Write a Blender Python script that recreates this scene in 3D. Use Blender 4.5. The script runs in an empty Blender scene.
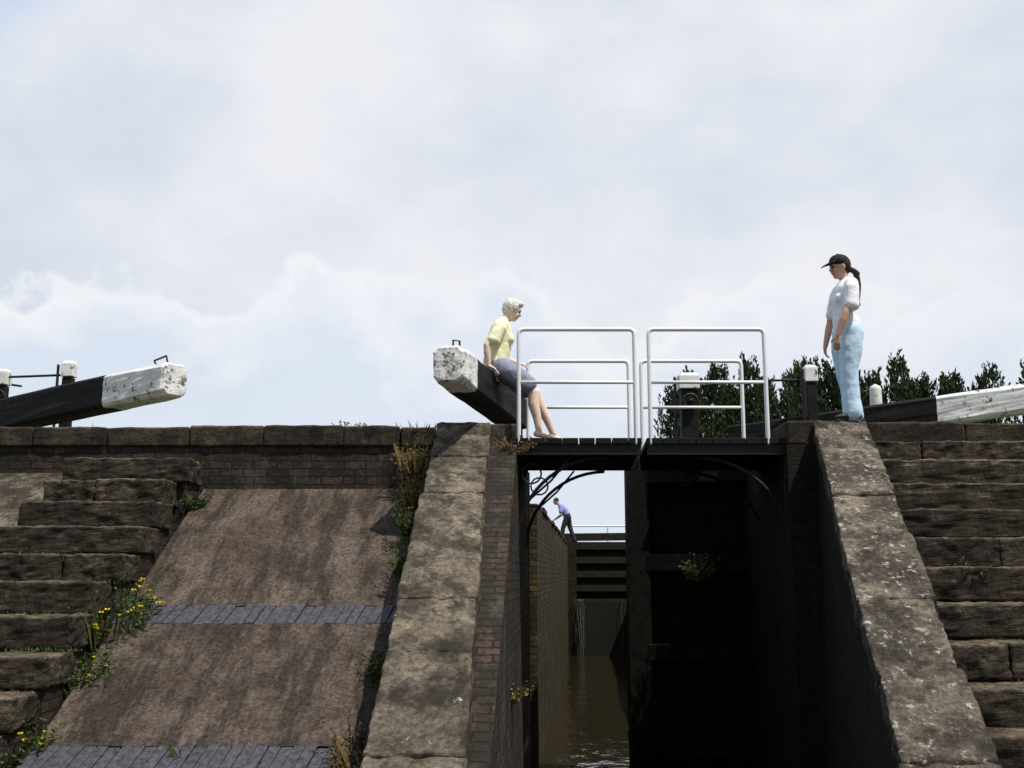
import bpy, math, random
from mathutils import Vector, Matrix, noise
random.seed(7)
R=random.random
def U(a,b): return a+(b-a)*random.random()
scene=bpy.context.scene
TH=0.072      # skew of the canal axis relative to world Y
def xl(y): return -0.73+TH*y
def xr(y): return 2.0+TH*y

# ------------------------------------------------------------------ mesh builder
class M:
    def __init__(s): s.v=[]; s.f=[]
    def add(s,vs,fs):
        o=len(s.v); s.v+=[Vector(p) for p in vs]; s.f+=[[i+o for i in f] for f in fs]
    def hexa(s,p):  # 0-3 bottom ccw, 4-7 top ccw
        s.add(p,[(3,2,1,0),(4,5,6,7),(0,1,5,4),(1,2,6,5),(2,3,7,6),(3,0,4,7)])
    def box(s,x0,x1,y0,y1,z0,z1):
        s.hexa([(x0,y0,z0),(x1,y0,z0),(x1,y1,z0),(x0,y1,z0),(x0,y0,z1),(x1,y0,z1),(x1,y1,z1),(x0,y1,z1)])
    def beam(s,a,b,w,h,w2=None,h2=None):   # oriented box from a to b
        a=Vector(a); b=Vector(b); t=(b-a).normalized()
        up=Vector((0,0,1)) if abs(t.z)<0.95 else Vector((0,1,0))
        sd=t.cross(up).normalized(); u=sd.cross(t)
        w2=w2 or w; h2=h2 or h
        def q(p,w,h): return [p-sd*w/2-u*h/2,p+sd*w/2-u*h/2,p+sd*w/2+u*h/2,p-sd*w/2+u*h/2]
        A=q(a,w,h);B=q(b,w2,h2)
        s.add(A+B,[(0,1,2,3),(7,6,5,4),(0,4,5,1),(1,5,6,2),(2,6,7,3),(3,7,4,0)])
    def prism(s,poly,z0,z1):
        n=len(poly)
        vs=[(p[0],p[1],z0) for p in poly]+[(p[0],p[1],z1) for p in poly]
        fs=[tuple(reversed(range(n))),tuple(range(n,2*n))]+[(i,(i+1)%n,(i+1)%n+n,i+n) for i in range(n)]
        s.add(vs,fs)
    def tube(s,pts,rad,side=None,n=12,caps=True):
        pts=[Vector(p) for p in pts]; rr=[(r,r) if not isinstance(r,(tuple,list)) else r for r in rad]
        P=[];Q=[];T=[]
        m=len(pts)
        tan=[]
        for i in range(m):
            a=pts[max(0,i-1)];b=pts[min(m-1,i+1)]
            tan.append((b-a).normalized())
        if caps:
            for k in (0.0,0.45,0.8):
                r=rr[0]; d=min(r)
                c=math.sqrt(max(0.0,1-(1-k)**2)) if k>0 else 0.05
                P.append(pts[0]-tan[0]*d*(1-k)); Q.append((r[0]*c,r[1]*c)); T.append(tan[0])
        for i in range(m): P.append(pts[i]);Q.append(rr[i]);T.append(tan[i])
        if caps:
            for k in (0.8,0.45,0.0):
                r=rr[-1]; d=min(r)
                c=math.sqrt(max(0.0,1-(1-k)**2)) if k>0 else 0.05
                P.append(pts[-1]+tan[-1]*d*(1-k)); Q.append((r[0]*c,r[1]*c)); T.append(tan[-1])
        a=Vector(side) if side else (Vector((0,1,0)) if abs(T[0].y)<0.9 else Vector((1,0,0)))
        vs=[]
        for p,q,t in zip(P,Q,T):
            a=(a-t*a.dot(t)).normalized(); b=t.cross(a)
            for k in range(n):
                an=2*math.pi*k/n
                vs.append(p+a*math.cos(an)*q[0]+b*math.sin(an)*q[1])
        L=len(P); fs=[]
        for i in range(L-1):
            for k in range(n):
                fs.append((i*n+k,i*n+(k+1)%n,(i+1)*n+(k+1)%n,(i+1)*n+k))
        fs.append(tuple(reversed(range(n)))); fs.append(tuple(range((L-1)*n,L*n)))
        s.add(vs,fs)
    def ell(s,c,r,rot=None,n=14,m=9):
        c=Vector(c);vs=[];fs=[]
        for i in range(m+1):
            th=math.pi*i/m
            for k in range(n):
                ph=2*math.pi*k/n
                st=max(math.sin(th),0.02)
                p=Vector((r[0]*st*math.cos(ph),r[1]*st*math.sin(ph),r[2]*math.cos(th)))
                if rot: p=rot@p
                vs.append(c+p)
        for i in range(m):
            for k in range(n):
                fs.append((i*n+k,(i+1)*n+k,(i+1)*n+(k+1)%n,i*n+(k+1)%n))
        fs.append(tuple(range(n)));fs.append(tuple(reversed(range(m*n,(m+1)*n))))
        s.add(vs,fs)
    def xform(s,mat): s.v=[mat@p for p in s.v]; return s
    def obj(s,name,mat,parent=None,bevel=0,rough=0,remesh=0,smooth=False,sub=0,noise_size=0.15,smooth_it=4):
        me=bpy.data.meshes.new(name+"_mesh")
        me.from_pydata([tuple(p) for p in s.v],[],s.f); me.update()
        uv=me.uv_layers.new(name="UVMap")
        for p in me.polygons:
            n=p.normal
            if abs(n.z)>0.75: 
                for li in p.loop_indices:
                    co=me.vertices[me.loops[li].vertex_index].co; uv.data[li].uv=(co.x,co.y)
            else:
                t=Vector((-n.y,n.x,0)).normalized()
                for li in p.loop_indices:
                    co=me.vertices[me.loops[li].vertex_index].co; uv.data[li].uv=(co.dot(t),co.z)
        o=bpy.data.objects.new(name,me); scene.collection.objects.link(o)
        me.materials.append(mat)
        if smooth:
            for p in me.polygons: p.use_smooth=True
        if remesh:
            md=o.modifiers.new("r",'REMESH'); md.mode='VOXEL'; md.voxel_size=remesh; md.use_smooth_shade=True
            md=o.modifiers.new("s",'SMOOTH'); md.iterations=smooth_it; md.factor=0.5
        if bevel:
            md=o.modifiers.new("b",'BEVEL'); md.width=bevel; md.segments=2; md.limit_method='ANGLE'
        if sub:
            md=o.modifiers.new("ss",'SUBSURF'); md.subdivision_type='SIMPLE'; md.levels=sub; md.render_levels=sub
        if rough:
            tx=bpy.data.textures.new("rough",'CLOUDS'); tx.noise_scale=noise_size; tx.noise_depth=3
            md=o.modifiers.new("d",'DISPLACE'); md.texture=tx; md.strength=rough; md.mid_level=0.5; md.texture_coords='GLOBAL'
        if parent: 
            o.parent=parent; o.matrix_parent_inverse=Matrix.Translation(parent.location).inverted()
        return o
def empty(name,loc):
    e=bpy.data.objects.new(name,None); e.location=loc; e.empty_display_size=0.2; scene.collection.objects.link(e); return e

# ------------------------------------------------------------------ materials
def mk(name):
    m=bpy.data.materials.new(name); m.use_nodes=True; nt=m.node_tree
    return m,nt,nt.nodes["Principled BSDF"]
def N(nt,t,**k):
    n=nt.nodes.new(t)
    for a,b in k.items(): setattr(n,a,b)
    return n
def noise_n(nt,vec,scale,detail=5,rough=0.6):
    n=N(nt,'ShaderNodeTexNoise'); n.inputs['Scale'].default_value=scale; n.inputs['Detail'].default_value=detail; n.inputs['Roughness'].default_value=rough
    if vec: nt.links.new(vec,n.inputs['Vector'])
    return n.outputs['Fac']
def ramp(nt,f,a,b,ca=(0,0,0,1),cb=(1,1,1,1)):
    n=N(nt,'ShaderNodeValToRGB'); e=n.color_ramp.elements
    e[0].position=a;e[1].position=b;e[0].color=ca;e[1].color=cb
    nt.links.new(f,n.inputs[0]); return n.outputs[0]
def c4(c): return (c[0],c[1],c[2],1)
def mix(nt,f,a,b,mode='MIX'):
    n=N(nt,'ShaderNodeMix',data_type='RGBA',blend_type=mode)
    for s,v in ((0,f),(6,a),(7,b)):
        if isinstance(v,(int,float)): n.inputs[s].default_value=v
        elif isinstance(v,tuple): n.inputs[s].default_value=c4(v)
        else: nt.links.new(v,n.inputs[s])
    return n.outputs[2]
def math_n(nt,op,a,b=None,clamp=False):
    n=N(nt,'ShaderNodeMath',operation=op); n.use_clamp=clamp
    for i,v in ((0,a),(1,b)):
        if v is None: continue
        if isinstance(v,(int,float)): n.inputs[i].default_value=v
        else: nt.links.new(v,n.inputs[i])
    return n.outputs[0]
def bump(nt,bs,h,strength=0.5,dist=0.02):
    b=N(nt,'ShaderNodeBump'); b.inputs['Strength'].default_value=strength; b.inputs['Distance'].default_value=dist
    nt.links.new(h,b.inputs['Height']); nt.links.new(b.outputs[0],bs.inputs['Normal'])
def pos(nt,scale=None):
    g=N(nt,'ShaderNodeNewGeometry')
    if not scale: return g.outputs['Position']
    m=N(nt,'ShaderNodeMapping'); m.inputs['Scale'].default_value=scale; nt.links.new(g.outputs['Position'],m.inputs[0]); return m.outputs[0]

def stone(name,dark,light,lich=0.62,moss=0.66,lichc=(.42,.41,.36),lscale=9,grime_shade=.5):
    m,nt,bs=mk(name); p=pos(nt)
    a=noise_n(nt,p,2.6,6,.7); b=noise_n(nt,p,26,5,.75); d=noise_n(nt,p,lscale,6,.75); e=noise_n(nt,p,3.1,4,.65)
    col=mix(nt,ramp(nt,a,.42,.60),dark,light)
    gg=N(nt,'ShaderNodeNewGeometry'); g=gg.outputs['Random Per Island']
    col=mix(nt,1.0,col,ramp(nt,g,0,1,(.70,.67,.64,1),(1.18,1.15,1.08,1)),'MULTIPLY')
    col=mix(nt,1.0,col,ramp(nt,b,.32,.68,(.4,.4,.4,1),(1.5,1.5,1.5,1)),'MULTIPLY')
    col=mix(nt,ramp(nt,d,lich,lich+.05),col,lichc)
    col=mix(nt,math_n(nt,'MULTIPLY',ramp(nt,e,moss,moss+.12),.7),col,(.055,.06,.022))
    s=noise_n(nt,pos(nt,(4,4,1.6)),1.0,5,.72)     # soot
    col=mix(nt,math_n(nt,'MULTIPLY',ramp(nt,s,.49,.60),.78),col,(.028,.024,.019))
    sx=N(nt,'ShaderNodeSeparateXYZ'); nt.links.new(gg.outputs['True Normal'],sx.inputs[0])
    vf=ramp(nt,sx.outputs[2],.2,.6,(grime_shade,grime_shade,grime_shade,1),(0,0,0,1)); col=mix(nt,vf,col,(.02,.016,.013))  # upright faces tinted darker: soot plus shade put into the colour
    nt.links.new(col,bs.inputs['Base Color']); bs.inputs['Roughness'].default_value=.92; bs.inputs['Specular IOR Level'].default_value=.15
    h=math_n(nt,'ADD',b,math_n(nt,'MULTIPLY',d,.8)); bump(nt,bs,h,.9,.025)
    return m
def brick(name,c1,c2,mortar,bw=.235,rh=.082,stain=.6,pale=.6):
    m,nt,bs=mk(name); uv=N(nt,'ShaderNodeUVMap').outputs[0]
    nz=N(nt,'ShaderNodeTexNoise'); nz.inputs['Scale'].default_value=7; nt.links.new(uv,nz.inputs['Vector'])
    w=N(nt,'ShaderNodeVectorMath',operation='MULTIPLY_ADD'); w.inputs[1].default_value=(.03,.03,0); nt.links.new(nz.outputs['Color'],w.inputs[0]); nt.links.new(uv,w.inputs[2])
    t=N(nt,'ShaderNodeTexBrick'); nt.links.new(w.outputs[0],t.inputs['Vector'])
    t.inputs['Scale'].default_value=1; t.inputs['Brick Width'].default_value=bw; t.inputs['Row Height'].default_value=rh; t.inputs['Mortar Size'].default_value=.009; t.inputs['Mortar Smooth'].default_value=.3
    t.inputs['Color1'].default_value=c4(c1); t.inputs['Color2'].default_value=c4(c2); t.inputs['Mortar'].default_value=c4(mortar)
    p=pos(nt); a=noise_n(nt,p,2.6,6,.72); b=noise_n(nt,p,26,5,.75); s=noise_n(nt,pos(nt,(3,3,.7)),1.5,5,.75)
    col=mix(nt,1.0,t.outputs[0],ramp(nt,b,.3,.7,(.35,.35,.35,1),(1.6,1.6,1.6,1)),'MULTIPLY')
    col=mix(nt,math_n(nt,'MULTIPLY',ramp(nt,a,.42,.56),stain),col,(.022,.02,.014))
    col=mix(nt,math_n(nt,'MULTIPLY',ramp(nt,s,.54,.66),pale),col,(.10,.09,.072))
    nt.links.new(col,bs.inputs['Base Color']); bs.inputs['Roughness'].default_value=.85; bs.inputs['Specular IOR Level'].default_value=.2
    h=math_n(nt,'SUBTRACT',math_n(nt,'MULTIPLY',b,.8),t.outputs['Fac']); bump(nt,bs,h,1.0,.025)
    return m
def plain(name,c,rough=.7,var=.25,scale=20,spec=.3,metal=0,bmp=.15,sss=0):
    m,nt,bs=mk(name); p=pos(nt); a=noise_n(nt,p,scale,3,.6)
    lo=tuple(x*(1-var) for x in c); hi=tuple(min(1,x*(1+var)) for x in c)
    nt.links.new(ramp(nt,a,.3,.7,c4(lo),c4(hi)),bs.inputs['Base Color'])
    bs.inputs['Roughness'].default_value=rough; bs.inputs['Specular IOR Level'].default_value=spec; bs.inputs['Metallic'].default_value=metal
    if bmp: bump(nt,bs,a,bmp,.01)
    return m
def leafm(name,c1,c2):
    m,nt,bs=mk(name); g=N(nt,'ShaderNodeNewGeometry').outputs['Random Per Island']
    nt.links.new(ramp(nt,g,0,1,c4(c1),c4(c2)),bs.inputs['Base Color']); bs.inputs['Roughness'].default_value=.6
    bs.inputs['Specular IOR Level'].default_value=.2
    return m
def chipped(name,base,under,th=.6):
    m,nt,bs=mk(name); p=pos(nt); a=noise_n(nt,p,8,8,.8); b=noise_n(nt,p,3,4,.6)
    col=mix(nt,ramp(nt,b,.35,.7),base,tuple(x*.82 for x in base))
    f=ramp(nt,a,th,th+.02); col=mix(nt,f,col,under)
    g=noise_n(nt,pos(nt,(2,2,18)),2,4,.6); col=mix(nt,math_n(nt,'MULTIPLY',ramp(nt,g,.56,.72),.45),col,(.3,.29,.24))
    nt.links.new(col,bs.inputs['Base Color']); bs.inputs['Roughness'].default_value=.6; bs.inputs['Specular IOR Level'].default_value=.3
    bump(nt,bs,math_n(nt,'SUBTRACT',math_n(nt,'MULTIPLY',noise_n(nt,p,40,3),.3),f),.7,.01)
    return m

m_cope=stone("sandstone_coping",(.075,.063,.05),(.225,.195,.15),lich=.64,grime_shade=.45)
m_copeR=stone("sandstone_coping_lichen",(.08,.069,.057),(.23,.20,.16),lich=.58,lichc=(.47,.45,.40),lscale=13,grime_shade=.5)
m_step=stone("step_stone",(.062,.050,.038),(.195,.16,.122),lich=.66,moss=.6,grime_shade=.64)
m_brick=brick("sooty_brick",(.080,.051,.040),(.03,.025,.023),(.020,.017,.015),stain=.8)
m_brickR=brick("shaded_sooty_brick",(.022,.015,.012),(.012,.010,.009),(.008,.007,.006),pale=.12)  # darker copy of sooty brick; the right inner side's shade is in its colour
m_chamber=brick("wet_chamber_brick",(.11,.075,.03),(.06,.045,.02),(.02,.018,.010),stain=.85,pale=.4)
m_wetshade=brick("wet_shaded_masonry",(.024,.02,.012),(.015,.013,.008),(.010,.009,.006),stain=.7,pale=.1)  # wet cill, and right chamber wall with its shade put into the colour
m_blue=plain("blue_brick",(.055,.056,.064),.6,.6,26,.25,bmp=.5)
m_white=chipped("chipped_white_paint",(.84,.84,.81),(.14,.13,.10),.575)
m_black=plain("black_tarred_timber",(.010,.009,.0085),.75,.5,14,.2,bmp=.5)
m_timber=plain("wet_gate_timber",(.010,.009,.007),.8,.5,9,.1,bmp=.6)
m_timber2=plain("weathered_gate_timber",(.022,.019,.014),.8,.5,9,.2,bmp=.6)
m_iron=plain("black_iron",(.010,.010,.011),.6,.3,30,.3)
m_rail=plain("white_rail_paint",(.88,.88,.88),.4,.03,8,.4,bmp=0)
m_skin=plain("skin",(.55,.33,.24),.55,.08,12,.35,bmp=0)
m_skinp=plain("pale_skin",(.80,.60,.49),.55,.06,12,.35,bmp=0)
m_lip=plain("lips",(.35,.12,.1),.5,.1,10)
m_eye=plain("eye_dark",(.02,.015,.012),.3,.1,10)

# ramp surface
m_ramp,nt,bs=mk("weathered_ramp"); p=pos(nt)
a=noise_n(nt,p,1.6,6,.72); b=noise_n(nt,p,30,5,.8)
mp=N(nt,'ShaderNodeMapping'); mp.inputs['Rotation'].default_value=(0,0,math.radians(-24)); mp.inputs['Scale'].default_value=(4.2,.8,.8); nt.links.new(p,mp.inputs[0])
s=noise_n(nt,mp.outputs[0],1.1,6,.75)
col=mix(nt,ramp(nt,a,.40,.60),(.082,.063,.050),(.16,.128,.105))
col=mix(nt,math_n(nt,'MULTIPLY',ramp(nt,s,.46,.58),.78),col,(.038,.031,.026))
col=mix(nt,1.0,col,ramp(nt,b,.34,.66,(.35,.35,.35,1),(1.6,1.55,1.5,1)),'MULTIPLY')
d=noise_n(nt,p,13,5,.78); col=mix(nt,ramp(nt,d,.70,.73),col,(.42,.40,.36))
nt.links.new(col,bs.inputs['Base Color']); bs.inputs['Roughness'].default_value=.95; bs.inputs['Specular IOR Level'].default_value=.12
bump(nt,bs,math_n(nt,'ADD',b,s),1.0,.03)

# water
m_water,nt,bs=mk("canal_water"); p=pos(nt,(1,.6,1)); a=noise_n(nt,p,3,3,.5)
bs.inputs['Base Color'].default_value=(.020,.015,.007,1); bs.inputs['Roughness'].default_value=.04; bs.inputs['Specular IOR Level'].default_value=.45
bump(nt,bs,a,.38,.05)
# ground grass
m_ground,nt,bs=mk("grass_ground"); p=pos(nt); a=noise_n(nt,p,.5,6,.6); b=noise_n(nt,p,22,5,.7)
col=mix(nt,a,(.05,.07,.02),(.1,.1,.045)); col=mix(nt,1.0,col,ramp(nt,b,.3,.7,(.5,.5,.5,1),(1.4,1.4,1.4,1)),'MULTIPLY')
nt.links.new(col,bs.inputs['Base Color']); bs.inputs['Roughness'].default_value=.95; bump(nt,bs,b,.8,.05)
m_leaf=leafm("conifer_leaf",(.010,.021,.009),(.055,.085,.030))
m_weed=leafm("weed_leaf",(.025,.045,.010),(.10,.13,.035))
m_dry=leafm("dry_weed",(.07,.055,.02),(.24,.18,.075))
m_yel=plain("yellow_petal",(.85,.6,.02),.6,.1,20,bmp=0)
m_foam=plain("falling_water",(.10,.10,.08),.5,.3,60,bmp=.3)

# ------------------------------------------------------------------ world
w=bpy.data.worlds.new("World"); scene.world=w; w.use_nodes=True; nt=w.node_tree
bg=nt.nodes['Background']; 
SE,SR=math.radians(64),math.radians(128)
sky=N(nt,'ShaderNodeTexSky'); sky.sky_type='NISHITA'; sky.sun_disc=False; sky.sun_elevation=SE; sky.sun_rotation=SR
tc=N(nt,'ShaderNodeTexCoord').outputs['Generated']
sp=N(nt,'ShaderNodeSeparateXYZ'); nt.links.new(tc,sp.inputs[0]); X,Y,Z=sp.outputs
def wn(scale,loc,detail=7,rough=.55,sc=(1,1,1.5)):
    mpp=N(nt,'ShaderNodeMapping'); mpp.inputs['Location'].default_value=loc; mpp.inputs['Scale'].default_value=sc; nt.links.new(tc,mpp.inputs[0])
    return noise_n(nt,mpp.outputs[0],scale,detail,rough)
n1=wn(8.5,(3.1,.4,.35),2,.5,(1,1,1.1)); n2=wn(24,(1,5,2),7,.65,(1,1,1.2)); n3=wn(2.0,(.6,2.2,4.1),5,.5,(1,1,2.0)); n4=wn(5.5,(7,2,1),6,.6,(1,1,1.6))
v=math_n(nt,'SUBTRACT',.258,Z)
v=math_n(nt,'ADD',v,math_n(nt,'MULTIPLY',math_n(nt,'SUBTRACT',n1,.5),.28))
v=math_n(nt,'ADD',v,math_n(nt,'MULTIPLY',math_n(nt,'SUBTRACT',n2,.5),.13))
cm=ramp(nt,v,0.0,.024)
rf=ramp(nt,X,.16,.30,(.82,.82,.82,1),(.45,.45,.45,1))
shade=ramp(nt,math_n(nt,'ADD',v,math_n(nt,'MULTIPLY',math_n(nt,'SUBTRACT',n4,.5),.13)),.012,.10,(.93,.93,.945,1),(.70,.77,.88,1))
veil=math_n(nt,'ADD',math_n(nt,'MULTIPLY',n3,.6),math_n(nt,'MULTIPLY',n4,.4))
up=ramp(nt,veil,.42,.60,(.66,.72,.81,1),(.85,.86,.90,1))
bl=math_n(nt,'ADD',math_n(nt,'MULTIPLY',X,-.6),Z); bl=math_n(nt,'ADD',bl,math_n(nt,'MULTIPLY',math_n(nt,'SUBTRACT',n4,.5),.35))
up=mix(nt,math_n(nt,'MULTIPLY',ramp(nt,bl,.66,.74),.55),up,(.42,.58,.84))
cl=mix(nt,math_n(nt,'MULTIPLY',cm,rf),up,shade)
dirf=N(nt,'ShaderNodeMapRange'); dirf.inputs[1].default_value=-.7; dirf.inputs[2].default_value=.5; dirf.inputs[3].default_value=6.4; dirf.inputs[4].default_value=10.4
nt.links.new(Y,dirf.inputs[0])
vm=N(nt,'ShaderNodeVectorMath',operation='SCALE'); nt.links.new(cl,vm.inputs[0]); nt.links.new(dirf.outputs[0],vm.inputs['Scale'])
fin=mix(nt,.95,sky.outputs[0],vm.outputs[0])
nt.links.new(fin,bg.inputs[0]); bg.inputs[1].default_value=.1

sv=Vector((math.cos(SE)*math.sin(SR),math.cos(SE)*math.cos(SR),math.sin(SE)))
L=bpy.data.lights.new("sun",'SUN'); L.energy=4.4; L.angle=math.radians(.6); L.color=(1,.95,.88)
lo=bpy.data.objects.new("sun",L); lo.rotation_euler=(-sv).to_track_quat('-Z','Y').to_euler(); scene.collection.objects.link(lo)

# ------------------------------------------------------------------ ground sheet
def sm(t): t=max(0,min(1,t)); return t*t*(3-2*t)
def gz(x,y):
    if y>12.2:
        if xl(y)-.7<x<xr(y)+.7: return -1.2 if y<35.7 else 2.2
        return 3.45
    if y>11.6 and not(-4.6<x<5.2): return 3.45
    if -5.5<x<5.9 and y>-1: return -1.2
    side=sm(((abs(x-.2)-5.6)/4.5)); fr=sm((y-5)/6.2)
    return -1.2+4.65*max(side,fr)
def axis(lo,hi,st,far):
    a=[]; x=lo
    while x<=hi+1e-6: a.append(x); x+=st
    d=1.0; p=hi; 
    while p<far: p+=d; a.append(p); d*=1.6
    d=1.0; p=lo
    while p>-far: p-=d; a.insert(0,p); d*=1.6
    return a
xs=axis(-12,14,.4,900); ys=axis(-6,48,.4,900)
g=M(); nx=len(xs)
vs=[(x,y,gz(x,y)) for y in ys for x in xs]
fs=[(j*nx+i,j*nx+i+1,(j+1)*nx+i+1,(j+1)*nx+i) for j in range(len(ys)-1) for i in range(nx-1)]
g.add(vs,fs); g.obj("ground",m_ground)
g=M(); g.add([(-40,-60,0),(40,-60,0),(40,35,0),(-40,35,0)],[(0,1,2,3)]); g.obj("water",m_water)
g=M(); g.add([(xl(35.6)-.2,35.6,3.15),(xr(35.6)+.2,35.6,3.15),(xr(300),300,3.15),(xl(300),300,3.15)],[(0,1,2,3)]); g.obj("water",m_water)

# ------------------------------------------------------------------ terraces / brick walls
T=4.05
g=M(); g.prism([(-30,11.35),(-.79,11.32),(-.79,11.0),(xl(11)-.02,10.98),(xl(12.85),12.85),(-.6,12.95),(-.6,13.6),(-30,13.6)],-1.5,3.83)
bw=g.obj("brick_wall",m_brick)
g=M(); x=-14
while x<-.85:
    L_=U(.55,.95); x2=min(x+L_,-.8); j=U(-.012,.012)
    g.box(x+.004,x2-.004,11.29+j,11.75,3.832,T-.005+U(-.012,.012)); x=x2
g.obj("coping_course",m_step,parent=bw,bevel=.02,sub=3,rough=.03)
g=M(); g.box(-30,-.8,11.76,13.6,3.832,4.0); g.obj("bank_top",m_ground,parent=bw)
g=M(); g.box(-.78,-.45,11.06,13.6,3.833,T); g.box(-.44,xl(11.1)-.01,11.06,11.9,3.833,T-.01)
g.box(-.44,xl(12)-.01,11.92,12.84,3.833,T-.005); g.obj("bridge_abutment_stone",m_cope,parent=bw,bevel=.02,sub=3,rough=.015)

g=M(); g.prism([(3.4,10.9),(3.6,10.85),(3.6,10.95),(30,11.6),(30,13.8),(3.4,13.8)],-1.5,3.80)
bw2=g.obj("brick_wall",m_brick)
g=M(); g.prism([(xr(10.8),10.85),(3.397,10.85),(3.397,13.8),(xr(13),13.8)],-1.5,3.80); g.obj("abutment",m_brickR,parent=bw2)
g=M(); x=3.62
while x<14:
    x2=x+U(.8,1.1); j=U(-.01,.01); yy=10.9+(x-3.6)*.026
    g.box(x+.006,x2-.006,yy+j,yy+.5,3.803,T-.01+U(-.02,.01)-(x-3.6)*.012); x=x2
g.obj("coping_course",m_step,parent=bw2,bevel=.02,sub=3,rough=.035)
g=M(); g.prism([(3.62,11.41),(30,12.1),(30,13.8),(3.62,13.8)],3.803,3.98); g.obj("bank_top",m_ground,parent=bw2)
g=M(); g.box(xr(11)+.0,3.6,10.88,11.9,3.803,T-.004); g.box(xr(12),3.6,11.91,13.7,3.803,T); g.obj("bridge_abutment_stone",m_step,parent=bw2,bevel=.02,sub=3,rough=.015)

# ------------------------------------------------------------------ wing walls
xiR=lambda y: 3.06-.2*(10.87-y)
def wing(side):
    if side<0:
        y0=11.05; sl=.55
        top=lambda y: T-sl*(y0-y)
        xi=lambda y: -.226-.008*(y0-y); xo=lambda y: xi(y)-.55-.008*(y0-y)
        wi=lambda y,zt: -.19+.24*max(0,(y-5)/6)+ .03*zt
        mat=m_cope; bm=m_brick
    else:
        y0=10.87; sl=.548
        top=lambda y: T-sl*(y0-y)
        xi=xiR; xo=lambda y: xi(y)+.545
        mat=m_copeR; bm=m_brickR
    g=M(); ye=2.6
    n=12
    for k in range(n):
        ya=y0-(y0-ye)*k/n; yb=y0-(y0-ye)*(k+1)/n
        def sec(y):
            z=top(y)-.2
            if side<0: a,b=xo(y)+.03, wi(y,0)
            else: a,b=xi(y)+.03, xo(y)-.03
            ab,bb=(a, b+.10) if side<0 else (a-.12,b)
            return (a,b,ab,bb,z)
        A=sec(ya);B=sec(yb); zb=-1.4
        g.hexa([(B[2],yb,zb),(B[3],yb,zb),(A[3],ya,zb),(A[2],ya,zb),(B[0],yb,B[4]),(B[1],yb,B[4]),(A[1],ya,A[4]),(A[0],ya,A[4])])
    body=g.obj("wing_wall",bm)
    g=M(); y=y0
    while y>ye:
        ln=U(.6,.95); yb=y-ln
        j=U(-.01,.01); e=.003
        za,zb=top(y-e)+j,top(yb+e)+j; th=.215
        ji=U(-.014,.014); jo=U(-.018,.018)
        a0,a1=xo(y-e)+jo,xi(y-e)+ji; b0,b1=xo(yb+e)+jo,xi(yb+e)+ji
        if side>0: a0,a1,b0,b1=a1,a0,b1,b0
        g.hexa([(b0,yb+e,zb-th),(b1,yb+e,zb-th),(a1,y-e,za-th),(a0,y-e,za-th),(b0,yb+e,zb),(b1,yb+e,zb),(a1,y-e,za),(a0,y-e,za)])
        y=yb
    g.obj("sloping_coping",mat,parent=body,bevel=.016,sub=4,rough=.05,noise_size=.1)
    return body
wing(-1); wing(1)

# ------------------------------------------------------------------ ramp with blue brick bands
sl=.55; rz=lambda y: 3.36-sl*(11.25-y)
bands=[(9.23,8.98),(7.62,7.37),(6.0,5.75)]
xL,xR=-3.22,-.70
g=M()
segs=[11.3]+[q for b_ in bands for q in b_]+[3.6]
for i in range(0,len(segs),2):
    ya,yb=segs[i],segs[i+1]; nn=max(1,int((ya-yb)/.05)); mx=52
    o=[]
    for r_ in range(nn+1):
        y=ya-(ya-yb)*r_/nn
        for c in range(mx+1):
            x=xL+(xR-xL)*c/mx
            dz=.03*noise.noise(Vector((x*1.5,y*1.5,0)))+.022*noise.noise(Vector((x*5,y*5,3)))+.008*noise.noise(Vector((x*14,y*14,3)))
            if r_ in(0,nn): dz=-.003+.004*noise.noise(Vector((x*9,y,0)))
            o.append((x,y,rz(y)+dz))
    g.add(o,[((r_+1)*(mx+1)+c,(r_+1)*(mx+1)+c+1,r_*(mx+1)+c+1,r_*(mx+1)+c) for r_ in range(nn) for c in range(mx)])
ro=g.obj("stone_ramp",m_ramp,smooth=True)
g=M(); 
for k in range(8):
    ya=11.3-k*.96; yb=ya-.96
    g.hexa([(xL,yb,-1.5),(xR,yb,-1.5),(xR,ya,-1.5),(xL,ya,-1.5),(xL,yb,rz(yb)-.05),(xR,yb,rz(yb)-.05),(xR,ya,rz(ya)-.05),(xL,ya,rz(ya)-.05)])
g.obj("ramp_core",m_brick,parent=ro)
g=M()
for ya,yb in bands:
    x=xL
    while x<xR:
        x2=x+.083; e=.003; j=U(-.009,.005); sk=.05
        A=ya-e+U(-.014,.014);B=yb+e+U(-.014,.014)
        g.hexa([(x+e-sk,B,rz(B)-.08),(x2-e-sk,B,rz(B)-.08),(x2-e,A,rz(A)-.08),(x+e,A,rz(A)-.08),(x+e-sk,B,rz(B)+.004+j),(x2-e-sk,B,rz(B)+.004+j),(x2-e,A,rz(A)+.004+j),(x+e,A,rz(A)+.004+j)])
        x=x2
g.obj("blue_brick_band",m_blue,parent=ro,bevel=.006)

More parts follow.
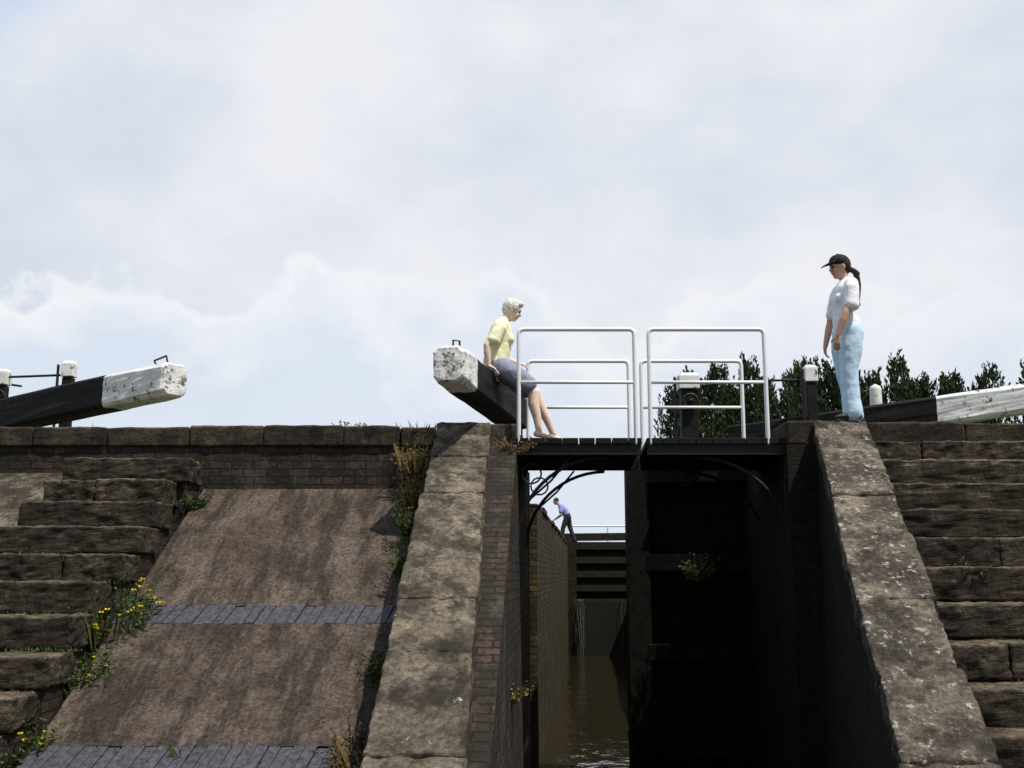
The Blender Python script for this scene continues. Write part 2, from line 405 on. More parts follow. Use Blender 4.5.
# ------------------------------------------------------------------ steps
def steps(xa,xb,y0,z0,n,rise,tread,split):
    g=M();core=M()
    for k in range(n):
        yf=y0-tread*k; zt=z0-rise*k; a=xa(yf); b=xb(k)
        cuts=[a]+sorted([a+(b-a)*U(.25,.75)] if (R()<split) else [])+[b]
        for i in range(len(cuts)-1):
            j=U(-.014,.012); jy=U(-.03,.025)
            g.box(cuts[i]+.003,cuts[i+1]-.003,yf-tread+jy,yf+.10,zt-rise+.006,zt+j)
        core.box(a+.02,b-.03,yf-tread+.05,min(11.3,yf+.5),-1.5+k*.002,zt-rise+.005)
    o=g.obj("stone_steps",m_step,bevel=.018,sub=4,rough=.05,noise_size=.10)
    core.obj("step_core",m_brick,parent=o)
    return o
steps(lambda y:-4.5,lambda k:-3.26+U(-.08,.04),11.2,3.65,12,.243,.425,.35)
steps(lambda y:xiR(y)+.3,lambda k:4.95+U(-.06,.08),10.92,3.80,13,.25,.43,.5)
for (x0,x1,y0,z0,nm) in ((-5.35,-4.52,11.2,3.55,"a"),(5.03,5.9,10.92,3.7,"b")):
    g=M(); y=y0
    while y>4.2:
        yb=y-U(.6,.9); za=z0-.57*(y0-y); zb=z0-.57*(y0-yb)
        g.hexa([(x0,yb+.006,-1.5),(x1,yb+.006,-1.5),(x1,y-.006,-1.5),(x0,y-.006,-1.5),(x0,yb+.006,zb),(x1,yb+.006,zb),(x1,y-.006,za),(x0,y-.006,za)]); y=yb
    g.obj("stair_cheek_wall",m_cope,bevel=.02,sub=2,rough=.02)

# ------------------------------------------------------------------ lock chamber
g=M(); g.prism([(-1.3,12.9),(-.2,12.9),(-.2,14.9),(xl(14.95),14.95),(xl(70),70),(xl(70)-1.3,70),(-1.3,14.9)],-1.5,3.42)
cw=g.obj("lock_chamber_wall",m_chamber)
def cop(y,side,g):
    y2=y+U(.7,1.3); z=3.5+U(-.03,.03); j=U(-.03,.03)
    if side<0: a,b,c,d=xl(y)-.45,xl(y)+.02+j,xl(y2)+.02+j,xl(y2)-.45
    else: a,b,c,d=xr(y)-.02+j,xr(y)+.45,xr(y2)+.45,xr(y2)-.02+j
    g.hexa([(a,y+.01,3.423),(b,y+.01,3.423),(c,y2,3.423),(d,y2,3.423),(a,y+.01,z),(b,y+.01,z),(c,y2,z),(d,y2,z)]); return y2
g=M(); y=15.0
while y<60: y=cop(y,-1,g)
g.obj("coping",m_step,parent=cw,bevel=.02)
g=M(); g.prism([(xr(13.9)+.3,13.81),(xr(14.9)+.3,15.2),(xr(15.2),15.2),(xr(70),70),(xr(70)+1.3,70),(xr(14)+1.5,13.81)],-1.5,3.42)
cw2=g.obj("lock_chamber_wall",m_wetshade)
g=M(); y=15.2
while y<60: y=cop(y,1,g)
g.obj("coping",m_step,parent=cw2,bevel=.02)

# ------------------------------------------------------------------ gates
def leaf(parent,a,b,z0,z1,nb=7,th=.22,mat=None):
    a=Vector((a[0],a[1],0));b=Vector((b[0],b[1],0)); d=(b-a); ln=d.length; t=d.normalized(); nrm=Vector((-t.y,t.x,0))
    if nrm.y<0: nrm=-nrm
    g=M()
    for p in (a,b): g.beam(p+Vector((0,0,z0)),p+Vector((0,0,z1+.12)),.28,.28)
    for k in range(5):
        z=z0+.15+(z1-z0-.3)*k/4; g.beam(a+t*.12+Vector((0,0,z)),b-t*.12+Vector((0,0,z)),th,.2)
    q=a; w_=ln/nb
    for k in range(nb):
        c0=q+t*(w_*k); c1=q+t*(w_*(k+1)); off=nrm*(.165+(k%2)*.006)
        Z0=Vector((0,0,z0));Z1=Vector((0,0,z1))
        g.hexa([c0+off-nrm*.025+Z0,c1+off-nrm*.025+Z0,c1+off+nrm*.025+Z0,c0+off+nrm*.025+Z0,c0+off-nrm*.025+Z1,c1+off-nrm*.025+Z1,c1+off+nrm*.025+Z1,c0+off+nrm*.025+Z1])
    g.obj("gate_leaf",mat or m_timber,parent=parent,bevel=.006)
def octbeam(parent,a,b,w_,h,wl,name="balance_beam"):
    a=Vector(a);b=Vector(b);t=(b-a).normalized(); sd=t.cross(Vector((0,0,1))).normalized(); up=Vector((0,0,1))
    def ring(p,w_,h,c):
        W,H=w_/2,h/2
        return [p+sd*x+up*z for x,z in ((-W+c,-H),(W-c,-H),(W,-H+c),(W,H-c),(W-c,H),(-W+c,H),(-W,H-c),(-W,-H+c))]
    def seg(rs,mat,nm):
        g=M(); vs=[p for r in rs for p in r]; fs=[]
        for i in range(len(rs)-1):
            for k in range(8): fs.append((i*8+k,i*8+(k+1)%8,(i+1)*8+(k+1)%8,(i+1)*8+k))
        fs.append(tuple(reversed(range(8)))); fs.append(tuple(range((len(rs)-1)*8,len(rs)*8)))
        g.add(vs,fs); g.obj(nm,mat,parent=parent,bevel=.006,sub=3,rough=.03,noise_size=.12)
    seg([ring(a,w_*.88,h*.88,.05),ring(a+t*.04,w_,h,.06),ring(a+t*wl,w_,h,.03)],m_white,name+"_white_end")
    seg([ring(a+t*(wl+.002),w_,h,.03),ring(b,w_*1.05,h*1.05,.02)],m_black,name)

e=empty("lock_gate",(0.05,13.1,0))
leaf(e,(-.02,13.08),(.10,14.75),.0-.8,3.75)
octbeam(e,(-.60,9.92,4.45),(.03,13.25,4.46),.31,.36,.58)
g=M(); g.beam((-.0,13.12,3.8),(-.0,13.12,4.3),.26,.26); g.obj("heel_post",m_black,parent=e,bevel=.01)
g=M(); g.tube([(-.56,10.05,4.6),(-.56,10.05,4.70),(-.5,10.08,4.70),(-.5,10.08,4.6)],[.011]*4,n=6); g.obj("iron_staple",m_iron,parent=e)
e=empty("lock_gate",(3.1,13.4,0))
leaf(e,(3.12,13.45),(1.60,13.92),-.8,3.9,9)
octbeam(e,(6.75,12.15,4.60),(2.75,13.56,4.16),.32,.34,1.8)
g=M(); g.beam((3.12,13.43,3.8),(3.12,13.43,4.16),.3,.3); g.obj("heel_post",m_black,parent=e,bevel=.01)
e=empty("lock_gate",(-6.6,13.7,3.9))
octbeam(e,(-3.64,11.5,4.58),(-7.6,14.35,4.42),.33,.37,1.08)
g=M(); g.tube([(-3.9,11.66,4.74),(-3.95,11.7,4.83),(-3.78,11.58,4.86),(-3.74,11.55,4.72)],[.012]*4,n=6); g.obj("iron_staple",m_iron,parent=e)
g=M(); g.beam((-7.3,14.15,-.5),(-7.3,14.15,4.3),.3,.3); g.obj("heel_post",m_black,parent=e)

# upper gate and cill
e=empty("lock_gate",(3.1,35,3))
leaf(e,(xl(35)+.12,35.0),(xr(35)-.12,35.0),1.5,3.55,12,mat=m_timber2)
g=M(); g.beam((xl(35)-3.2,35.0,3.66),(xr(35)-.1,35.0,3.72),.24,.24); g.obj("balance_beam",m_timber2,parent=e,bevel=.01)
g=M(); g.prism([(xl(34.8)-.1,34.7),(xr(34.8)+.1,34.7),(xr(36)+.1,36),(xl(36)-.1,36)],-1.5,1.7); g.obj("lock_cill",m_wetshade)
g=M()
for k in range(20):
    x=random.gauss(2.12,.06) if k<19 else U(2.6,4.2); w_=U(.006,.014); zt=1.72; zz=0.0 if R()<.6 else U(.3,1.2)
    yb=34.62-U(0,.06)
    pts=[(x,34.72,zt+.02)]+[(x+U(-.03,.03),yb-.02*i,zt-(zt-zz)*i/5) for i in range(0,6)]
    g.tube(pts,[w_*U(.4,1)]*7,n=5)
g.obj("waterfall",m_foam)
e=empty("handrail",(3,37.5,3.5))
g=M(); g.tube([(1.9,37.5,3.4),(1.9,37.5,4.16),(5.2,37.5,4.16),(5.2,37.5,3.4)],[.03]*4,n=8); g.tube([(3.3,37.5,3.3),(3.3,37.5,4.16)],[.03]*2,n=8); g.obj("rail",m_rail,parent=e)
g=M(); g.box(1.0,5.6,37.3,38.3,3.3,3.42); g.obj("walkway",m_timber,parent=e)

# ------------------------------------------------------------------ split footbridge
e=empty("footbridge",(1.4,11.8,3.9))
DZ=3.88
def rnd(pts,r=.09,seg=6):
    out=[Vector(pts[0])]
    for i in range(1,len(pts)-1):
        p=Vector(pts[i]);a=(Vector(pts[i-1])-p).normalized();b=(Vector(pts[i+1])-p).normalized()
        A=p+a*r;B=p+b*r
        for k in range(seg+1):
            t=k/seg; out.append(A*(1-t)**2+p*2*t*(1-t)+B*t*t)
    out.append(Vector(pts[-1])); return out
g=M()
for (x0,x1) in ((.07,1.27),(1.42,2.62)):
    for (y,dx) in ((10.98,0),(12.68,.12)):
        a,b=x0+dx,x1+dx; zt=5.02; zm=4.46
        pts=rnd([(a,y,DZ-.05),(a,y,zt),(b,y,zt),(b,y,DZ-.05)],.06)
        g.tube(pts,[.0225]*len(pts),n=10,side=(0,1,0))
        g.tube([(a,y,zm),(b,y,zm)],[.0185]*2,n=8,caps=False)
g.obj("railing",m_rail,parent=e,smooth=True)
g=M()
for (x0,x1) in ((-.0,1.33),(1.37,2.86)):
    x=x0
    while x<x1-.05:
        x2=min(x+.17,x1); s_=.07
        g.hexa([(x+.005,10.96,DZ-.06),(x2-.005,10.96,DZ-.06),(x2-.005+s_*1.7,12.72,DZ-.06),(x+.005+s_*1.7,12.72,DZ-.06),(x+.005,10.96,DZ),(x2-.005,10.96,DZ),(x2-.005+s_*1.7,12.72,DZ),(x+.005+s_*1.7,12.72,DZ)]); x=x2
g.obj("deck_planks",m_black,parent=e,bevel=.004)
g=M()
for y,dx in ((11.0,0),(11.85,.06),(12.64,.12)):
    for x0,x1 in ((-.1,1.32),(1.38,2.95)):
        g.box(x0+dx,x1+dx,y-.012,y+.012,DZ-.16,DZ-.062); g.box(x0+dx,x1+dx,y-.04,y+.04,DZ-.172,DZ-.161)
def arc(cx,cz,r,rz_,a0,a1,y,n=14):
    return [(cx+r*math.cos(math.radians(a0+(a1-a0)*k/n)),y,cz+rz_*math.sin(math.radians(a0+(a1-a0)*k/n))) for k in range(n+1)]
for y,dx in ((11.04,0),(12.62,.12)):
    p=arc(.98+dx,2.82,.93,.87,180,92,y); g.tube(p,[.02]*len(p),n=6,side=(0,1,0))
    p=arc(.20+dx,3.52,.10,.10,0,360,y); g.tube(p,[.011]*len(p),n=6,side=(0,1,0),caps=False)
    g.tube([(.03+dx,y,2.75),(.03+dx,y,3.7)],[.02,.02],n=6)
    g.tube([(.16+dx,y,3.24),(.40+dx,y,3.45),(.60+dx,y,3.69)],[.013]*3,n=6)
    p=arc(1.86+dx,2.82,.95,.87,0,88,y); g.tube(p,[.02]*len(p),n=6,side=(0,1,0))
    g.tube([(2.80+dx,y,2.75),(2.80+dx,y,3.7)],[.02,.02],n=6)
g.obj("iron_brackets",m_iron,parent=e)

# ------------------------------------------------------------------ paddle gear
def gear(x,y,zb,zt,wd,rod=None,wheel=True):
    e=empty("paddle_gear",(x,y,zb))
    g=M(); g.beam((x,y,zb),(x,y,zt-.2),wd*.8,wd*.8); g.box(x-wd*.7,x+wd*.7,y-wd*.6,y+wd*.6,zb,zb+.08); g.obj("post",m_black,parent=e,bevel=.01)
    g=M(); g.box(x-wd/2,x+wd/2,y-wd/2,y+wd/2,zt-.19,zt-.02); g.hexa([(x-wd/2,y-wd/2,zt-.02),(x+wd/2,y-wd/2,zt-.02),(x+wd/2,y+wd/2,zt-.02),(x-wd/2,y+wd/2,zt-.02),(x-wd/3,y-wd/3,zt+.02),(x+wd/3,y-wd/3,zt+.02),(x+wd/3,y+wd/3,zt+.02),(x-wd/3,y+wd/3,zt+.02)]); g.obj("white_cap",m_white,parent=e,bevel=.008)
    g=M()
    g.tube([(x-wd*.7,y-.08,zb+.2),(x-wd*.7,y-.08,zt-.05)],[.018]*2,n=6)
    if rod: g.tube([(x,y-.05,zt-.17),rod],[.016]*2,n=6)
    if wheel:
        pr=[(x+.09*math.cos(i*.5236),y-wd*.5-.03,zt-.36+.09*math.sin(i*.5236)) for i in range(13)]
        g.tube(pr,[.018]*13,n=6,caps=False,side=(0,1,0)); g.tube([(x,y-wd*.5-.06,zt-.36),(x,y,zt-.36)],[.03]*2,n=8)
        for i in range(3):
            a=i*2.094; g.tube([(x,y-wd*.5-.03,zt-.36),(x+.09*math.cos(a),y-wd*.5-.03,zt-.36+.09*math.sin(a))],[.012]*2,n=5)
    g.obj("ironwork",m_iron,parent=e)
gear(2.25,13.6,3.9,5.02,.26,(2.8,13.4,4.9),True)
gear(3.66,13.05,4.0,5.02,.16,(3.05,13.1,4.86),False)
gear(-5.80,13.9,4.0,5.24,.16,(-6.6,13.95,5.06),False)
gear(-6.68,13.95,4.0,5.14,.16,(-6.6,14.3,5.0),True)
e=empty("mooring_bollard",(4.42,12.9,4))
g=M(); g.tube([(4.42,12.95,4.0),(4.42,12.95,4.42)],[.07,.06],n=12); g.obj("stem",m_iron,parent=e,smooth=True)
g=M(); g.tube([(4.42,12.95,4.43),(4.42,12.95,4.72)],[.075,.07],n=12); g.obj("white_head",m_white,parent=e,smooth=True)

# ------------------------------------------------------------------ vegetation
def leafquad(g,p,d,l,w_):
    d=d.normalized(); s=d.cross(Vector((R()-.5,R()-.5,R()-.5))).normalized()*w_
    g.v+= [p,p+d*l*.5+s,p+d*l,p+d*l*.5-s]; n=len(g.v); g.f.append([n-4,n-3,n-2,n-1])
g=M(); tr=M()
def tree(x,y,h,rad,base=3.4):
    tr.tube([(x,y,base-.3),(x+U(-.1,.1),y,base+h*.45),(x,y,base+h*.8)],[.28,.17,.03],n=7)
    for k in range(135):
        t=U(.4,1.0); r=rad*(1-t)**.5*1.35*U(.1,1.0)+.10; a=U(0,6.283)
        p=Vector((x+r*math.cos(a),y+r*math.sin(a),base+h*(t*.93-.02)))
        d=Vector((math.cos(a)*.22,math.sin(a)*.22,1)).normalized(); ln=U(.5,1.35)*(1.15-.35*t)
        if k%5==0: tr.tube([(x,y,max(base+1,p.z-.9)),tuple(p)],[.05,.015],n=4)
        for j in range(19):
            s_=j/19; q=p+d*ln*s_+Vector((U(-1,1),U(-1,1),U(-.6,.6)))*.23*(1-s_*.9)
            leafquad(g,q,d+Vector((U(-1,1),U(-1,1),U(-.3,1)))*.55,U(.16,.34),U(.03,.075))
x=9.2
while x<27.2:
    u=(x-9)/18
    hh=10.85+U(-.7,1.1)-.35*max(0,u-.5)*2-(.9 if x<10 else 0)
    tree(x,60+U(-2,2),hh-.3,U(.95,1.35)); x+=U(.45,.68)
for xx in (29.4,30.0,30.6,31.3,32,33): tree(xx,60,10.9+U(-.5,.6),1.2)
to=g.obj("conifer_tree_row",m_leaf)
tr.obj("trunks",plain("bark",(.05,.035,.025)),parent=to)

def tuft(name,c,n,rad,h,mat,droop=.4,flowers=0,leafy=False,ysl=0):
    g=M(); f=M(); c=Vector(c)
    for k in range(n):
        a=U(0,6.283); r=rad*math.sqrt(R())*(1.35 if R()<.2 else 1); 
        dy=r*math.sin(a)
        p=c+Vector((r*math.cos(a),dy,-.02+ysl*dy)); hh=h*(U(.3,.8) if R()<.75 else U(.8,1.25)); ln=Vector((math.cos(a),math.sin(a),0))*droop*hh*U(.1,1)
        w_=U(.002,.005); sd=Vector((-math.sin(a+U(-1,1)),math.cos(a),0)).normalized()*w_
        q1=p+Vector((0,0,hh*.6))+ln*.35; q2=p+Vector((0,0,hh*.95))+ln
        g.v+=[p-sd,p+sd,q1+sd*.8,q2,q1-sd*.8]; m_=len(g.v); g.f.append([m_-5,m_-4,m_-3,m_-2,m_-1])
        if leafy:
            for j in range(7):
                t=U(.15,1); q=p.lerp(q2,t); leafquad(g,q,Vector((U(-1,1),U(-1,1),U(-.2,.8))),U(.018,.048),U(.004,.011))
        if flowers and k<flowers:
            for j in range(7):
                an=j*.9; leafquad(f,q2,Vector((math.cos(an),math.sin(an),.4)),.024,.009)
    o=g.obj(name,mat)
    if flowers: f.obj("flowers",m_yel,parent=o)
tuft("ragwort_plant",(-3.3,9.0,rz(8.9)-.02),330,.28,.36,m_weed,.8,34,True,.5)
tuft("ragwort_plant",(-3.25,8.4,rz(8.3)-.02),160,.2,.22,m_weed,.9,6,True,.5)
tuft("ragwort_plant",(-3.55,7.5,1.2),240,.22,.3,m_weed,.8,6,True,.5)
tuft("ragwort_plant",(-3.2,7.6,rz(7.6)),30,.06,.2,m_weed,.6,5,True,.5)
tuft("weed_plant",(-.97,11.12,3.5),230,.16,.36,m_dry,.6,0,True,.5)
tuft("weed_plant",(-.92,10.6,3.1),230,.13,.34,m_dry,.6,0,True,.5)
tuft("weed_plant",(-.90,10.1,2.85),170,.10,.32,m_weed,.6,0,True,.5)
tuft("weed_plant",(-.92,9.4,2.5),80,.07,.28,m_weed,.6,0,True,.5)
tuft("weed_plant",(-1.0,7.35,rz(7.35)),180,.12,.28,m_dry,.7,0,True,.5)
tuft("weed_plant",(-.98,8.3,rz(8.3)),80,.06,.2,m_weed,.7,0,True,.5)
tuft("grass_tuft",(-.98,11.45,4.0),110,.25,.13,m_dry,.9)
tuft("grass_tuft",(-1.7,11.55,4.0),90,.16,.12,m_dry,.9,0,True)
tuft("grass_tuft",(-4.6,11.7,4.0),60,.2,.13,m_weed,.9)
tuft("grass_tuft",(-3.2,10.9,3.16),80,.08,.16,m_weed,.9,0,True)
tuft("grass_tuft",(-2.2,7.55,rz(7.5)),26,.06,.1,m_weed,.9)
tuft("weed_plant",(3.55,8.45,2.38),90,.10,.24,m_weed,.7,0,True)
tuft("fern_plant",(-.05,8.9,1.5),80,.06,.16,m_dry,1.4,0,True)
tuft("fern_plant",(.02,10.9,3.72),60,.08,.2,m_dry,1.4,0,True)
tuft("fern_plant",(-.10,8.0,.95),60,.05,.2,m_weed,1.4,0,True)
tuft("fern_plant",(2.25,13.3,2.45),120,.1,.32,m_weed,1.0,0,True)
g=M()
for k in range(1300):
    sx=R()<.7; x=U(-8,-.9) if sx else U(3.7,7); y=U(11.78,12.3)
    if noise.noise(Vector((x*1.7,0,5)))<-.05 and R()<.8: continue
    hh=U(.04,.10)*(2.2 if R()<.06 else 1)
    leafquad(g,Vector((x,y,3.99)),Vector((U(-.5,.5),U(-.5,.5),1)),hh+.04,.004)
g.obj("bank_grass",m_dry)
g=M()
for k in range(130):
    if R()<.5: kk=int(U(0,9)); x=U(-4.4,-3.3); y=11.2-.425*kk-.02; z=3.65-.243*kk
    else: kk=int(U(0,9)); x=U(3.0,4.9); y=10.92-.43*kk-.02; z=3.80-.25*kk
    for j in range(28): leafquad(g,Vector((x+U(-.14,.14),y+U(-.03,.03),z-.01)),Vector((U(-.8,.8),U(-.8,.4),1)),U(.015,.05),.005)
g.obj("moss_growth",m_weed)

# ------------------------------------------------------------------ people
def hand(g,wr,d,pn,th,s=1.0,curl=.35):
    wr=Vector(wr); d=Vector(d).normalized(); pn=Vector(pn); pn=(pn-d*pn.dot(d)).normalized(); th=d.cross(pn) if d.cross(pn).dot(Vector(th))>0 else -d.cross(pn)
    g.tube([wr-d*.01,wr+d*.03*s,wr+d*.082*s],[(.024*s,.017*s),(.036*s,.015*s),(.040*s,.012*s)],side=th,n=12)
    for i,(L_,o) in enumerate(((.066,.031),(.076,.0105),(.07,-.0105),(.054,-.031))):
        p=wr+d*.083*s+th*o*s; dd=d; pts=[p-d*.015]; 
        for k,fr in enumerate((.45,.32,.23)):
            dd=(dd+pn*curl*(1+.12*i)).normalized(); pts.append(pts[-1]+dd*(L_*fr+(.015 if k==0 else 0))*s)
        g.tube(pts,[.0092*s,.0088*s,.008*s,.0068*s],n=8)
    b=wr+d*.025*s+th*.028*s; g.tube([b,b+(d*.6+th*.7).normalized()*.035*s,b+(d*.6+th*.7).normalized()*.035*s+(d*.9+th*.25+pn*.3).normalized()*.03*s],[.013*s,.011*s,.009*s],n=8)
def head(sk,fe,c,tilt=0.0,ears=True):
    rot=Matrix.Rotation(tilt,3,'Y'); c=Vector(c)
    P=lambda x,y,z: c+rot@Vector((x,y,z))
    sk.ell(P(-.005,0,.02),(.094,.074,.098),rot); sk.ell(P(.028,0,-.045),(.062,.052,.07),rot); sk.ell(P(.058,0,-.088),(.026,.027,.022),rot)
    sk.tube([P(.088,0,.01),P(.104,0,-.02),P(.098,0,-.03)],[.009,.014,.011],n=8)
    sk.ell(P(.075,0,.028),(.018,.052,.012),rot)
    sk.ell(P(.075,.034,-.03),(.014,.018,.016),rot); sk.ell(P(.075,-.034,-.03),(.014,.018,.016),rot)
    sk.ell(P(.08,0,-.058),(.014,.022,.011),rot)
    if ears:
        for s_ in (-1,1): sk.ell(P(-.008,s_*.074,-.008),(.017,.009,.03),rot)
    for s_ in (-1,1):
        fe.ell(P(.083,s_*.031,.006),(.008,.012,.007),rot,8,6); fe.ell(P(.086,s_*.032,.027),(.005,.019,.004),rot,8,6)
    return P
def place(ms,loc,heading,sc=1.0):
    mt=Matrix.Translation(Vector(loc))@Matrix.Rotation(heading,4,'Z')@Matrix.Scale(sc,4)
    for m_ in ms: m_.xform(mt)

# --- young woman in cap, standing on the right coping, facing left
sk,fe,hr,cap,sh,je,so,lp=M(),M(),M(),M(),M(),M(),M(),M()
P=head(sk,fe,(.03,0,1.525),.16)
lp.ell(P(.09,0,-.057),(.007,.02,.006))
sk.tube([(-.03,0,1.33),(-.012,0,1.40),(.01,0,1.47)],[.055,.047,.05])
hr.ell(P(-.03,0,.025),(.085,.083,.095)); hr.ell(P(-.055,0,-.02),(.05,.06,.06))
bp=[(-.075,0,1.51),(-.12,0,1.49),(-.15,-.01,1.43),(-.16,-.01,1.35),(-.155,-.01,1.27),(-.145,-.01,1.20),(-.14,-.01,1.12)]
hr.tube(bp,[.028,.03,.026,.024,.02,.017,.008])
for i in range(7):
    t=i/6; q=Vector((-.145,-.01,1.47)).lerp(Vector((-.147,-.01,1.16)),t); hr.ell(q+Vector((0,.008*(-1)**i,0)),(.03-.012*t,.028-.012*t,.028))
cap.ell(P(-.006,0,.055),(.104,.087,.078)); cap.tube([P(.06,0,.055),P(.13,0,.042),P(.175,0,.026)],[(.078,.012),(.072,.009),(.045,.006)],side=(0,1,0),n=16)
cap.ell(P(-.006,0,.135),(.012,.012,.008))
sh.tube([(-.01,0,.93),(0,0,.99),(.0,0,1.07),(.005,0,1.2),(-.01,0,1.3),(-.02,0,1.355),(-.02,0,1.385)],[(.165,.125),(.155,.118),(.145,.112),(.16,.122),(.17,.10),(.12,.075),(.065,.055)],side=(0,1,0),n=20)
for s_ in (-1,1):
    sh.ell((.08,s_*.065,1.19),(.05,.058,.055))
    sh.tube([(-.015,s_*.14,1.325),(.0,s_*.185,1.27),(.03,s_*.21,1.09)],[.065,.07,.074])
for s_,el,wr in ((1,(.10,.225,1.005),(.175,.20,.79)),(-1,(.06,-.225,1.01),(.13,-.20,.78))):
    sk.tube([(-.01,s_*.165,1.30),(.04,s_*.205,1.14),el,Vector(el).lerp(Vector(wr),.3),wr],[.046,.042,.036,.038,.025])
    hand(sk,wr,Vector(wr)-Vector(el)+Vector((-.02,0,-.05)),(-1,-s_*.8,0),(1,0,0),.95)
je.tube([(-.01,0,1.0),(-.012,0,.93),(-.02,0,.86),(-.015,0,.78)],[(.138,.105),(.158,.122),(.178,.14),(.168,.13)],side=(0,1,0),n=20)
for s_,kx,fx in ((1,.035,.03),(-1,-.01,-.08)):
    je.tube([(-.01,s_*.08,.86),(.005,s_*.088,.70),(kx,s_*.092,.48),(kx*.4+fx*.6,s_*.095,.28),(fx,s_*.097,.07)],[.115,.110,.088,.084,.088],n=16)
    for zz in (.16,.24,.46,.52,.70): je.ell((fx*.6+.055,s_*.1,zz),(.035,.05,.012),Matrix.Rotation(U(-.5,.5),3,'Y'))
    so.tube([(fx-.07,s_*.098,.035),(fx+.02,s_*.1,.04),(fx+.11,s_*.105,.028),(fx+.16,s_*.105,.022)],[(.034,.032),(.04,.036),(.042,.026),(.03,.016)],side=(0,1,0))
loc=(3.48,10.98,T+.005)
place([sk,fe,hr,cap,sh,je,so,lp],loc,math.radians(187),1.07)
e=empty("woman_in_cap",loc)
sk.obj("body",m_skin,parent=e,remesh=.007,smooth_it=3); fe.obj("eyes",m_eye,parent=e,smooth=True); lp.obj("lips",m_lip,parent=e,smooth=True)
hr.obj("braided_hair",plain("dark_brown_hair",(.03,.016,.01),.6,.4,60,bmp=.5),parent=e,remesh=.008,smooth_it=2,rough=.006,noise_size=.01)
cap.obj("baseball_cap",plain("black_cap",(.012,.012,.014),.8,.2,20),parent=e,remesh=.007,smooth_it=2)
sh.obj("white_tshirt",plain("white_cotton",(.86,.87,.90),.85,.03,20,bmp=.2),parent=e,remesh=.011,smooth_it=4,rough=.018,noise_size=.09)
je.obj("pale_jeans",plain("pale_denim",(.54,.73,.88),.85,.06,14,bmp=.2),parent=e,remesh=.011,smooth_it=3,rough=.018,noise_size=.12)
so.obj("shoes",plain("dark_shoes",(.05,.035,.03),.5),parent=e,remesh=.008)

# --- older woman sitting on the balance beam, facing right, looking down into the lock
sk,fe,hr,sh,st,so,lp=M(),M(),M(),M(),M(),M(),M()
P=head(sk,fe,(.155,0,1.455),.42,True)
lp.ell(P(.09,0,-.057),(.007,.02,.006))
sk.tube([(.045,0,1.28),(.075,0,1.34),(.12,0,1.42)],[.056,.05,.052])
hr.ell(P(-.022,0,.035),(.102,.092,.096)); hr.ell(P(-.06,0,-.015),(.054,.07,.062)); hr.ell(P(.03,0,.085),(.062,.074,.04))
sh.tube([(-.02,0,.80),(-.02,0,.88),(0,0,1.0),(.02,0,1.16),(.035,0,1.25),(.05,0,1.31),(.065,0,1.345)],[(.185,.145),(.18,.142),(.165,.135),(.17,.135),(.17,.112),(.12,.08),(.068,.058)],side=(0,1,0),n=20)
for s_ in (-1,1):
    sh.ell((.115,s_*.07,1.12),(.058,.062,.06))
sh.tube([(.035,-.14,1.27),(.01,-.19,1.21),(-.06,-.225,1.07)],[.065,.072,.076])
sh.tube([(.035,.14,1.27),(.03,.19,1.21),(.03,.225,1.07)],[.065,.072,.076])
for s_,el,wr,dr,pn in ((-1,(-.135,-.245,1.01),(-.115,-.235,.79),(.1,-.1,-1),(1,0,0)),(1,(.02,.25,1.0),(.22,.17,.90),(1,-.3,-.25),(0,0,-1))):
    sk.tube([(.02,s_*.17,1.25),Vector((.02,s_*.17,1.25)).lerp(Vector(el),.55),el,Vector(el).lerp(Vector(wr),.35),wr],[.050,.046,.038,.04,.027])
    if s_<0: hand(sk,wr,(.75,-.1,-.35),(0,0,-1),(0,1,0),.95,.25)
    else: hand(sk,wr,dr,pn,(0,-1,0),.95)
st.tube([(-.01,0,.90),(-.01,0,.85),(.01,0,.80)],[(.17,.13),(.19,.155),(.185,.145)],side=(0,1,0),n=20)
for s_,k,a,ft in ((-1,(.37,-.10,.53),(.43,-.12,.12),0),(1,(.42,.12,.56),(.61,.13,.12),0)):
    st.tube([(.0,s_*.085,.82),(.16,s_*.095,.73),(.31,s_*.105,.61)],[.112,.112,.108],n=16)
    k=Vector(k);a=Vector(a)
    sk.tube([(.1,s_*.095,.74),(.26,s_*.1,.63),k,k.lerp(a,.3)+Vector((-.015,0,0)),k.lerp(a,.65),a],[.085,.076,.064,.062,.047,.036])
    sk.tube([a+Vector((-.03,0,-.03)),a+Vector((.03,0,-.045)),a+Vector((.12,s_*.01,-.072))],[(.034,.035),(.036,.03),(.036,.018)],side=(0,1,0))
    so.tube([a+Vector((-.07,0,-.085)),a+Vector((.02,0,-.088)),a+Vector((.15,s_*.01,-.09))],[(.034,.012),(.036,.012),(.042,.012)],side=(0,1,0))
    so.tube([a+Vector((.09,0,-.06)),a+Vector((.125,0,-.068))],[(.042,.026),(.042,.022)],side=(0,1,0))
loc=(-.15,11.42,DZ)
place([sk,fe,hr,sh,st,so,lp],loc,math.radians(4))
e=empty("seated_woman",loc)
sk.obj("body",m_skinp,parent=e,remesh=.007,smooth_it=3); fe.obj("eyes",m_eye,parent=e,smooth=True); lp.obj("lips",m_lip,parent=e,smooth=True)
hr.obj("short_white_hair",plain("white_hair",(.74,.72,.66),.8,.2,70,bmp=.6),parent=e,remesh=.009,smooth_it=2,rough=.022,noise_size=.02)
sh.obj("yellow_shirt",plain("pale_yellow_cotton",(.88,.85,.55),.85,.05,20,bmp=.2),parent=e,remesh=.011,smooth_it=4,rough=.02,noise_size=.09)
st.obj("blue_grey_shorts",plain("blue_grey_cotton",(.24,.27,.36),.85,.15,20,bmp=.3),parent=e,remesh=.011,smooth_it=4,rough=.02,noise_size=.08)
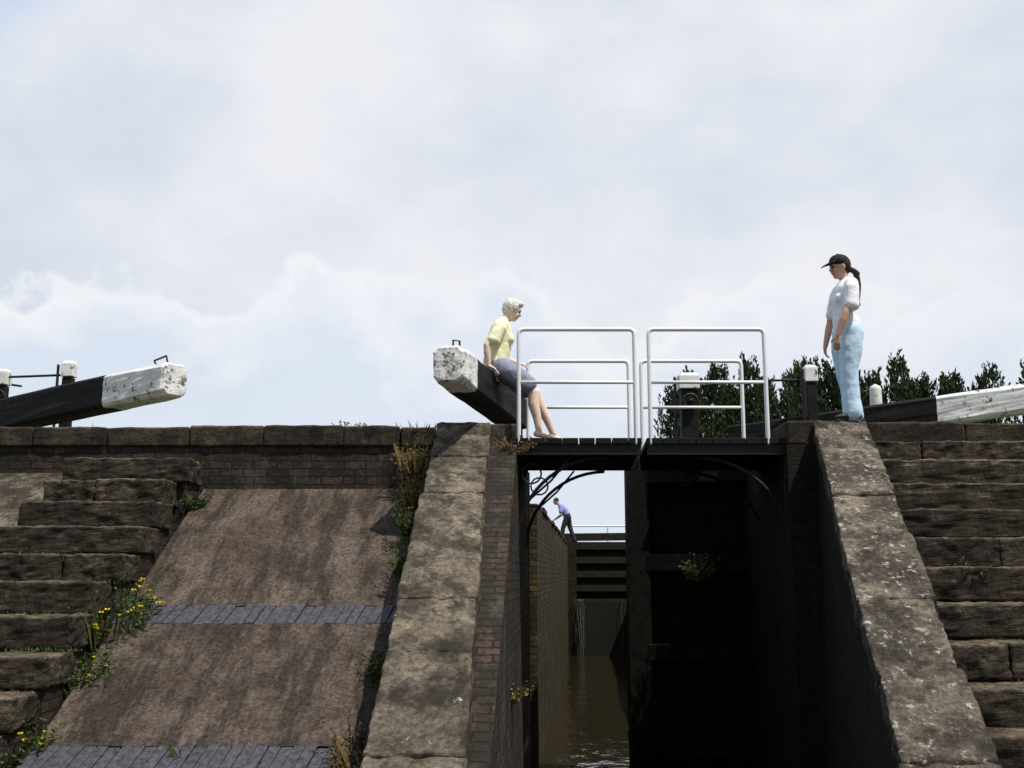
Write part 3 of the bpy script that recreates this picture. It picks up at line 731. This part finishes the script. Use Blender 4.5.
so.obj("sandals",plain("sandal_leather",(.5,.42,.34),.6),parent=e,remesh=.007)

# --- man far away by the upper gate, leaning forward to the left
sk,fe,hr,sh,st,so=M(),M(),M(),M(),M(),M()
P=head(sk,fe,(.36,0,1.36),.35)
sk.tube([(.23,0,1.2),(.30,0,1.29)],[.055,.05])
hr.ell(P(-.02,0,.035),(.094,.084,.088))
sh.tube([(-.02,0,.84),(.04,0,.95),(.13,0,1.09),(.2,0,1.18),(.25,0,1.24)],[(.165,.125),(.165,.13),(.19,.14),(.18,.11),(.07,.06)],side=(0,1,0),n=16)
for s_ in (-1,1):
    sh.tube([(.18,s_*.17,1.16),(.20,s_*.22,1.0)],[.068,.07])
    sk.tube([(.19,s_*.2,1.06),(.2,s_*.24,.9),(.37,s_*.2,.78)],[.045,.037,.027]); hand(sk,(.37,s_*.2,.78),(.7,0,-.4),(0,0,-1),(0,-s_,0))
    fx=.18 if s_>0 else -.24
    st.tube([(-.02,s_*.09,.86),(fx*.55+.03,s_*.1,.48),(fx,s_*.1,.07)],[.11,.08,.066],n=14)
    so.tube([(fx-.07,s_*.1,.035),(fx+.05,s_*.1,.04),(fx+.17,s_*.1,.025)],[(.036,.034),(.042,.036),(.034,.02)],side=(0,1,0))
st.tube([(.0,0,.9),(-.02,0,.80)],[(.165,.12),(.17,.13)],side=(0,1,0),n=16)
loc=(1.72,34.0,3.50)
place([sk,fe,hr,sh,st,so],loc,math.radians(176),.94)
e=empty("man_leaning",loc)
sk.obj("body",m_skin,parent=e,remesh=.010); fe.obj("eyes",m_eye,parent=e); hr.obj("hair",plain("brown_hair",(.04,.025,.015)),parent=e,remesh=.012)
sh.obj("blue_shirt",plain("blue_shirt",(.26,.30,.58),.85),parent=e,remesh=.014,rough=.015,noise_size=.07)
st.obj("dark_trousers",plain("dark_trousers",(.03,.03,.04),.85),parent=e,remesh=.014,rough=.015,noise_size=.07)
so.obj("shoes",plain("black_shoes",(.02,.02,.02),.5),parent=e,remesh=.010)

# ------------------------------------------------------------------ camera
cd=bpy.data.cameras.new("camera"); cd.lens=37.97; cd.sensor_width=36; cd.clip_end=3000
co=bpy.data.objects.new("camera",cd); co.location=(0,0,2.5); co.rotation_euler=(math.radians(90+10.03),0,0)
scene.collection.objects.link(co); scene.camera=co
scene.view_settings.view_transform='Standard'; scene.view_settings.look='None'; scene.view_settings.exposure=0
